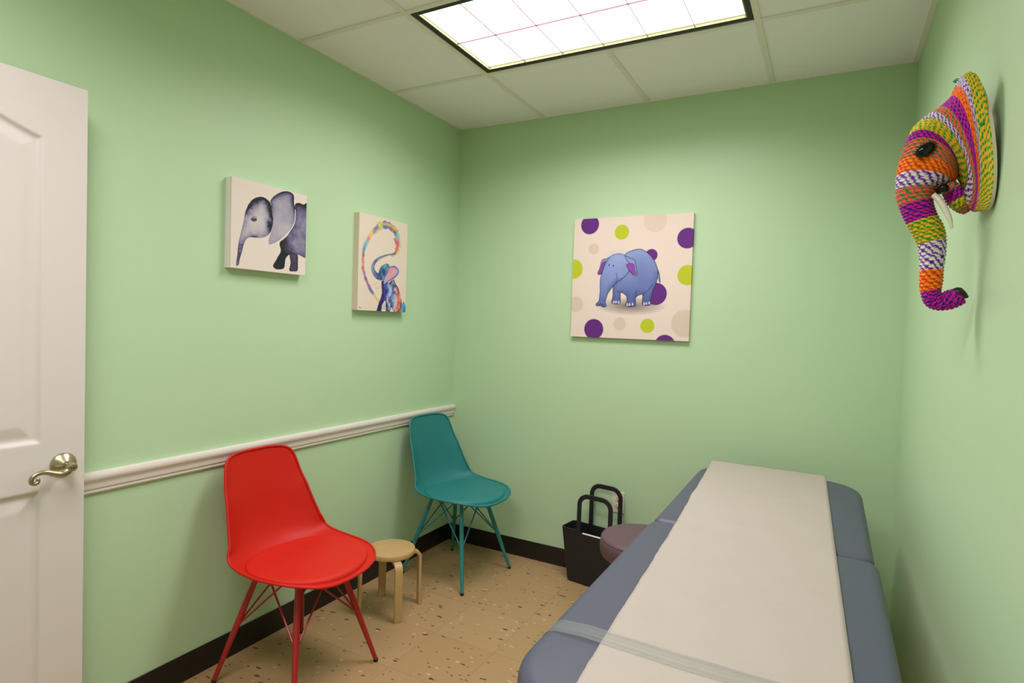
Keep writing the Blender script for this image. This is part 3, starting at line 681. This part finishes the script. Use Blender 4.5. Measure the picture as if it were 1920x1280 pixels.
# ---------------------------------------------------------------- black holder with two loop handles
def loop_plate(mb, y, hw, z0, ztop, wdt, th, cx=0, hole_r=.045):
    """upright band bent in a rounded arch, rectangular section"""
    out = []; inn = []; R = .062
    xo, xi = hw, hw-wdt; Ri = R-wdt
    def side(x_, R_, zt):
        P = [(-x_, z0)]
        for k in range(11):
            a = math.pi-k/10*math.pi/2; P.append((-x_+R_+R_*math.cos(a), zt-R_+R_*math.sin(a)))
        for k in range(11):
            a = math.pi/2-k/10*math.pi/2; P.append((x_-R_+R_*math.cos(a), zt-R_+R_*math.sin(a)))
        P.append((x_, z0)); return P
    A = side(xo, R, ztop); B = side(xi, Ri, ztop-wdt); n = len(A); vs = []
    for yy in (y-th/2, y+th/2):
        vs += [(cx+a, yy, z) for a, z in A] + [(cx+a, yy, z) for a, z in B]
    fs = []
    for i in range(n-1):
        fs += [(i, i+1, n+i+1, n+i), (2*n+i, 3*n+i, 3*n+i+1, 2*n+i+1), (i, 2*n+i, 2*n+i+1, i+1), (n+i, n+i+1, 3*n+i+1, 3*n+i)]
    fs += [(0, n, 3*n, 2*n), (n-1, 3*n-1, 4*n-1, 2*n-1)]
    mb.add(vs, fs)
def holder():
    t = thing('magazine_holder', (1.040, -.112, 0), math.radians(-8), 'black plastic open holder with two tall loop handles against the back wall', 'magazine holder')
    Wt, Wb, D, Z, th = .198, .158, .066, .288, .005
    def rr(hw, hd, r=.014, n=5):
        q = rounded_rect(-hw, hw, -hd, hd, r, r, r, r, n); k = n+1
        f = [(x, -hd) for x in np.linspace(-hw+r, hw-r, 42)[1:-1]]
        return [tuple(v) for v in q[:k]]+f+[tuple(v) for v in q[k:]]
    mb = MB(); L = [(0, .012, .010), (0, .004, .003)]
    prof = [(Wb-.012, D-.014, .0), (Wb-.004, D-.006, .004), (Wb, D-.003, .016), (Wt, D, Z), (Wt-th, D-th, Z), (Wb-th, D-.003-th, .016+th), (Wb-.02, D-.02, .010)]
    rings = [[(p[0], p[1], z-(.016*min(1, max(0, (.084-abs(p[0]))/.010)) if z == Z and p[1] < -.05 else 0)) for p in rr(a, b)] for a, b, z in prof]; mb.grid(rings, close=True)
    n = len(rings[0]); o = len(mb.v)-n
    mb.f.append(tuple(range(n))); mb.mi.append(0); mb.f.append(tuple(range(o, o+n))); mb.mi.append(0)
    mb.build('body', 'blackplastic', t, angle=35)
    h = MB(); loop_plate(h, -D+.004, .104, Z-.10, .489, .024, .008); h.build('handle', 'blackplastic', t, bevel=.0015, seg=2)
    h = MB(); loop_plate(h, D-.004, .098, Z-.10, .522, .024, .008); h.build('handle', 'blackplastic', t, bevel=.0015, seg=2)
    b = MB(); b.box((.098-.196+.021, -D+.008, .05), (.075, -D+.022, .292))
    o = MB(); c, s_ = math.cos(math.radians(-8)), math.sin(math.radians(-8))
    o.box((-.076, -.007, 0), (.100, .007, .262)); q = o.build('booklet', 'outlet', None, bevel=.003, seg=2)
    lx, ly = 0, -D+.018; q.location = (1.040+c*lx-s_*ly, -.112+s_*lx+c*ly, .0115); q.rotation_euler = (0, 0, math.radians(-8))
    tag(q, 'pale edge of a booklet standing in the black holder', 'booklet')
holder()

# ---------------------------------------------------------------- wall outlet
def outlet():
    t = thing('wall_outlet', (1.102, -.0008, .427), 0, 'ivory wall socket plate low on the back wall behind the black handle', 'wall socket')
    MB().box((-.035, -.005, -.0575), (.035, 0, .0575)).build('cover_plate', 'outlet', t, bevel=.0025)
    for z in (-.0195, .0195):
        r = MB(); r.lathe([(.0165, -.0052), (.0165, -.0066), (.0155, -.0072)], (0, 0, z), 'y', n=32); rc = r.build('receptacle', 'outlet', t)
        k = MB(); k.box((-.0075, -.0078, z-.001), (-.0055, -.0068, z+.008)); k.box((.0055, -.0078, z), (.0075, -.0068, z+.007)); k.tube([(0, -.0078, z-.008), (0, -.0068, z-.008)], .0026, 12); k.build('slot', 'slot', rc)
    MB().lathe([(.003, -.005), (.003, -.0062)], (0, 0, 0), 'y', n=14).build('screw', 'chrome', t)
outlet()

# ---------------------------------------------------------------- braided elephant head on the right wall
def elephant():
    YM = -1.43
    t = thing('elephant_head', (W, YM, 1.72), 0, 'elephant head wall mount of brightly striped braided cord on the right wall', 'wall decoration')
    o0 = np.array([W, YM, 1.72]); L_ = lambda p: np.asarray(p)-o0
    COL = dict(pur=((92, 22, 150), (216, 30, 168)), mag=((214, 30, 160), (52, 24, 140)), org=((250, 150, 18), (226, 48, 22)), whi=((236, 226, 224), (96, 26, 170)), yel=((246, 190, 24), (28, 160, 58)), cor=((255, 92, 90), (36, 140, 66)),
               whp=((236, 226, 224), (88, 30, 160)))
    # rings: outer px, side px, inner px, y of outer, side, inner, band that follows
    r = []
    def T(O, I, w, band): r.append((O, None, I, YM, w, band))
    # trunk, from the curled tip up
    T((1810, 566), (1797, 546), .010, 'mag'); T((1798, 573), (1788, 543), .017, 'mag'); T((1780, 579), (1774, 546), .019, 'mag'); T((1755, 580), (1768, 551), .020, 'mag')
    T((1735, 570), (1763, 547), .021, 'mag'); T((1727, 547), (1764, 541), .021, 'org'); T((1725, 527), (1767, 523), .022, 'org'); T((1726, 506), (1768, 504), .022, 'whi'); T((1725, 482), (1772, 475), .024, 'whi'); T((1721, 459), (1773, 447), .026, 'yel')
    T((1711, 438), (1768, 424), .029, 'yel'); T((1701, 420), (1757, 404), .031, 'mag'); T((1693, 404), (1751, 389), .032, 'mag'); T((1687, 388), (1748, 374), .034, 'cor'); T((1682, 373), (1750, 363), .037, 'cor'); T((1680, 358), (1758, 351), .042, 'whi')
    def Hd(O, Sd, I, ys, band, yo=YM, yi=YM): r.append((O, Sd, I, (yo, ys, yi), None, band))
    Hd((1682, 331), (1742, 319), (1784, 345), YM-.054, 'org'); Hd((1686, 306), (1752, 295), (1790, 338), YM-.062, 'cor'); Hd((1693, 286), (1755, 262), (1792, 332), YM-.068, 'mag'); Hd((1702, 266), (1760, 252), (1797, 330), YM-.074, 'yel')
    Hd((1713, 243), (1787, 250), (1806, 356), YM-.080, 'end')
    n_head = len(r)-1
    Ear = []
    def E(O, Sd, I, yo, ys, yi, band): Ear.append((O, Sd, I, yo, ys, yi, band))
    E((1716, 241), (1790, 252), (1806, 360), YM-.004, YM-.082, YM-.02, 'whp'); E((1735, 227), (1801, 256), (1816, 383), YM-.012, YM-.092, YM-.03, 'cor'); E((1754, 214), (1813, 256), (1821, 392), YM-.02, YM-.102, YM-.04, 'mag')
    E((1777, 194), (1823, 248), (1825, 396), YM-.035, YM-.112, YM-.05, 'org'); E((1788, 173), (1829, 240), (1828, 397), YM-.048, YM-.118, YM-.055, 'whi'); E((1797, 154), (1834, 232), (1830, 397), YM-.058, YM-.122, YM-.06, 'yel')
    E((1813, 142), (1852, 245), (1832, 397), YM-.066, YM-.140, YM-.065, 'yel'); E((1822, 150), (1862, 285), (1836, 392), YM-.068, YM-.160, YM-.075, 'end')
    NA = 150
    def px(p, y): return at(1, y, *p)
    def ring_full(q):
        O, Sd, I, y, w, band = q
        if Sd is None: o = px(O, y); i = px(I, y); B = np.array([0, -w, 0.]); c = (o+i)/2; B2 = -B
        else: o = px(O, y[0]); i = px(I, y[2]); c = (o+i)/2; s = px(Sd, y[1]); B = s-c; B2 = B*[1, -1, 1]
        return c, (o-i)/2, B, B2
    def build_strip(rings, bands, arc, coil=.0082, seed=0, back=None):
        # rings: list of point arrays (NA,3); interpolate between them, add rope relief and two-colour twist
        rg = np.random.RandomState(seed); R = np.array(rings); rows = []; cols = []; row_id = 0
        n = len(R)
        cen = R.mean(1)
        for k in range(n-1):
            p0, p1, p2, p3 = R[max(k-1, 0)], R[k], R[k+1], R[min(k+2, n-1)]
            L = np.linalg.norm(p2-p1, axis=1).max(); nc = max(1, int(round(L/coil))); m_ = nc*4
            A, B = [lin(c) for c in COL[bands[k]]]
            circ = np.linalg.norm(np.roll(p1, -1, 0)-p1, axis=1)[:-1].sum() if not arc else np.linalg.norm(p1[1:]-p1[:-1], axis=1).sum()
            chips = max(6, int(circ/.0135)); sl = .31+.1*rg.rand()
            for j in range(m_):
                tt = j/m_; P = .5*((2*p1)+(-p0+p2)*tt+(2*p0-5*p1+4*p2-p3)*tt*tt+(-p0+3*p1-3*p2+p3)*tt**3)
                v = tt*nc+row_id; ph = v-math.floor(v); u = np.linspace(0, 1, NA, endpoint=arc)
                jit = np.sin(u*37+k*3)*.12+.1*np.sin(u*91+row_id)
                tw = np.mod(u*chips+v*sl*1.5+.25*ph+jit, 1)
                rel = .0026*math.sqrt(max(0, 1-(2*ph-1)**2))*(.75+.25*np.abs(np.sin(tw*2*math.pi)))
                # outward normal approx
                du = np.gradient(P, axis=0); dv = p2-p1; nr = np.cross(du, dv); nr /= np.linalg.norm(nr, axis=1, keepdims=True)+1e-9
                sgn = np.sign((nr*(P-cen[k])).sum(1).mean()) or 1
                rows.append(P+nr*rel[:, None]*sgn); cc = np.where((tw < .56)[:, None], A, B)*(.93+.14*rg.rand(NA, 1)); cols.append(cc)
            row_id += nc
        rows.append(R[-1]); cols.append(cols[-1])
        return rows, cols
    # trunk and head
    full = []
    for q in r:
        c, a, B, B2 = ring_full(q); th = np.arange(NA)/NA*2*math.pi; S_ = np.sin(th)[:, None]
        full.append(c+a*np.cos(th)[:, None]+np.where(S_ >= 0, B*S_, B2*(-S_)))
    def emit(name, rings, bands, arc, parent, seed, cap0=False, cap1=False):
        rows, cols = build_strip(rings, bands, arc, seed=seed); mb = MB(); mb.grid([[tuple(L_(p)) for p in row] for row in rows], close=not arc)
        cl = np.concatenate(cols); n = NA
        if cap0: mb.f.append(tuple(range(n))); mb.mi.append(0)
        if cap1: mb.f.append(tuple(range(len(mb.v)-n, len(mb.v)))); mb.mi.append(0)
        return mb.build(name, 'yarn', parent, angle=80, attr=('yarn', cl))
    emit('trunk', full[:16], [q[5] for q in r[:15]], False, t, 1, cap0=True)
    # the head runs on back to the wall under the ears
    hr = full[15:]
    last = full[-1]; cl = last.mean(0); b1 = (last-cl)*[1, .95, .9]+cl+[.03, 0, .0]; b2 = (last-cl)*[.8, .8, .80]+cl; b2[:, 0] = np.minimum(b2[:, 0]+.06, W-.02); b3 = b2.copy(); b3[:, 0] = W-.002
    b1[:, 0] = np.minimum(b1[:, 0], W-.03)
    emit('head', hr+[b1, b2, b3], [q[5] for q in r[15:n_head]]+['yel', 'whi', 'cor'], False, t, 2, cap1=True)
    # ears: an arc front surface with a cream backing, mirrored
    for side in (1, -1):
        th = np.linspace(0, math.pi, NA); rings = []
        for (O, Sd, I, yo, ys, yi, band) in Ear:
            o = px(O, yo); i = px(I, yi); s = px(Sd, ys); c = (o+i)/2; P = c+(o-i)/2*np.cos(th)[:, None]+(s-c)*(np.sin(th)[:, None]**.85)
            rings.append(P)
        rim = rings[-1].copy(); mid = rings[2]
        rim2 = rim.copy(); rim2[:, 0] = np.minimum(rim2[:, 0]+.006, W-.004)
        if side < 0:
            for P in rings+[rim2]:
                P[:, 1] = 2*YM-P[:, 1]; P[:, 2] += .055*np.clip((1.80-P[:, 2])/.14, 0, 1)
        e = emit('ear', rings, [q[6] for q in Ear[:-1]], True, t, 5+side)
        inner = rings[1].copy(); inner[:, 0] = np.minimum(np.maximum(inner[:, 0]+.035, rim2[:, 0].mean()-.02), W-.006)
        k = MB(); k.grid([[tuple(L_(p)) for p in row] for row in (rings[-1], rim2, (rim2*.45+inner*.55), inner)]); k.build('ear_backing', 'backing', e, angle=80)
    # lower jaw
    j = []; pts = [((1765, 352), (1790, 342), .030), ((1771, 368), (1800, 352), .034), ((1780, 384), (1812, 366), .032), ((1792, 394), (1820, 380), .026), ((1803, 399), (1820, 390), .014), ((1808, 400), (1814, 397), .005)]
    jr = []
    for O, I, w in pts:
        o = px(O, YM); i = px(I, YM); c = (o+i)/2; th_ = np.arange(NA)/NA*2*math.pi; jr.append(c+(o-i)/2*np.cos(th_)[:, None]+np.array([0, -w, 0])*np.sin(th_)[:, None])
    emit('jaw', jr, ['cor', 'mag', 'yel', 'cor', 'cor'], False, t, 9, True, True)
    # tusks, eyes, trunk tip, mouth stud
    for s in (1, -1):
        y = [YM-.036, YM-.044, YM-.050, YM-.054, YM-.055]; pp = [(1751, 366), (1762, 376), (1773, 394), (1781, 412), (1785, 429)]
        P = [L_(at(1, yy, *q)) for yy, q in zip(y, pp)]; P = smooth_path(P, 5)
        if s < 0: P = smooth_path([L_(at(1, YM+.036+.004*i_, q[0], q[1]-1)) for i_, q in enumerate(pp)], 5)
        rr = np.interp(np.linspace(0, 1, len(P)), [0, .35, .7, .95, 1], [.0062, .0066, .0052, .0026, .0008]); MB().tube([tuple(q) for q in P], list(rr), 16).build('tusk', 'ivory', t)
        c = L_(at(1, YM-.066, 1735, 281)); c[1] *= s
        e = MB(); n1_, n2_ = 20, 12; ax = Vector(((.017), 0, .009)); ang = .55; vs = []
        rows = []
        for i in range(n2_+1):
            ph = math.pi*i/n2_; row = []
            for q in range(n1_):
                a = 2*math.pi*q/n1_; x, y_, z = .0200*math.sin(ph)*math.cos(a), .010*math.cos(ph)*s, .0140*math.sin(ph)*math.sin(a)
                row.append((c[0]+x*math.cos(ang)-z*math.sin(ang), c[1]+y_, c[2]+x*math.sin(ang)+z*math.cos(ang)))
            rows.append(row)
        e.grid(rows, close=True)
        ey = e.build('eye', 'eye', t, angle=90)
        g = MB(); rg = random.Random(3)
        for q in range(22):
            a = 2*math.pi*q/22; x, z = .0200*math.cos(a), .0140*math.sin(a); k = 1.08+.16*rg.random()
            f = lambda m_: (c[0]+x*m_*math.cos(ang)-z*m_*math.sin(ang), c[1]-.003*s, c[2]+x*m_*math.sin(ang)+z*m_*math.cos(ang))
            g.tube([f(.8), f(k)], [.0022, .0008], 6)
        g.build('eyelash', 'cap', ey)
    P = [L_(at(1, YM-.004, *q)) for q in [(1786, 549), (1794, 548), (1803, 552), (1810, 555), (1816, 557)]]
    MB().tube([tuple(q) for q in smooth_path(P, 4)], list(np.interp(np.linspace(0, 1, 17), [0, .3, .7, 1], [.007, .013, .008, .001])), 14).build('trunk_tip', 'cap', t)
    c = L_(at(1, YM-.05, 1770, 352)); MB().tube([tuple(c+[-.003, .03, 0]), tuple(c+[0, .004, 0]), tuple(c), tuple(c+[0, -.004, 0])], [.009, .010, .009, .004], 16).build('mouth_stud', 'eye', t)
    # green cord knots on the ear edge
    for q, y in (((1793, 153), YM-.05), ((1842, 232), YM-.128)):
        c = L_(at(1, y, *q)); MB().tube([tuple(c+[-.006, -.004, -.001]), tuple(c+[0, -.006, 0]), tuple(c+[.006, -.004, .001])], [.002, .0055, .002], 12).build('cord_knot', 'knot', t)
M['knot'] = mat('green_cord', tuple(lin((24, 160, 70))), .8)
elephant()
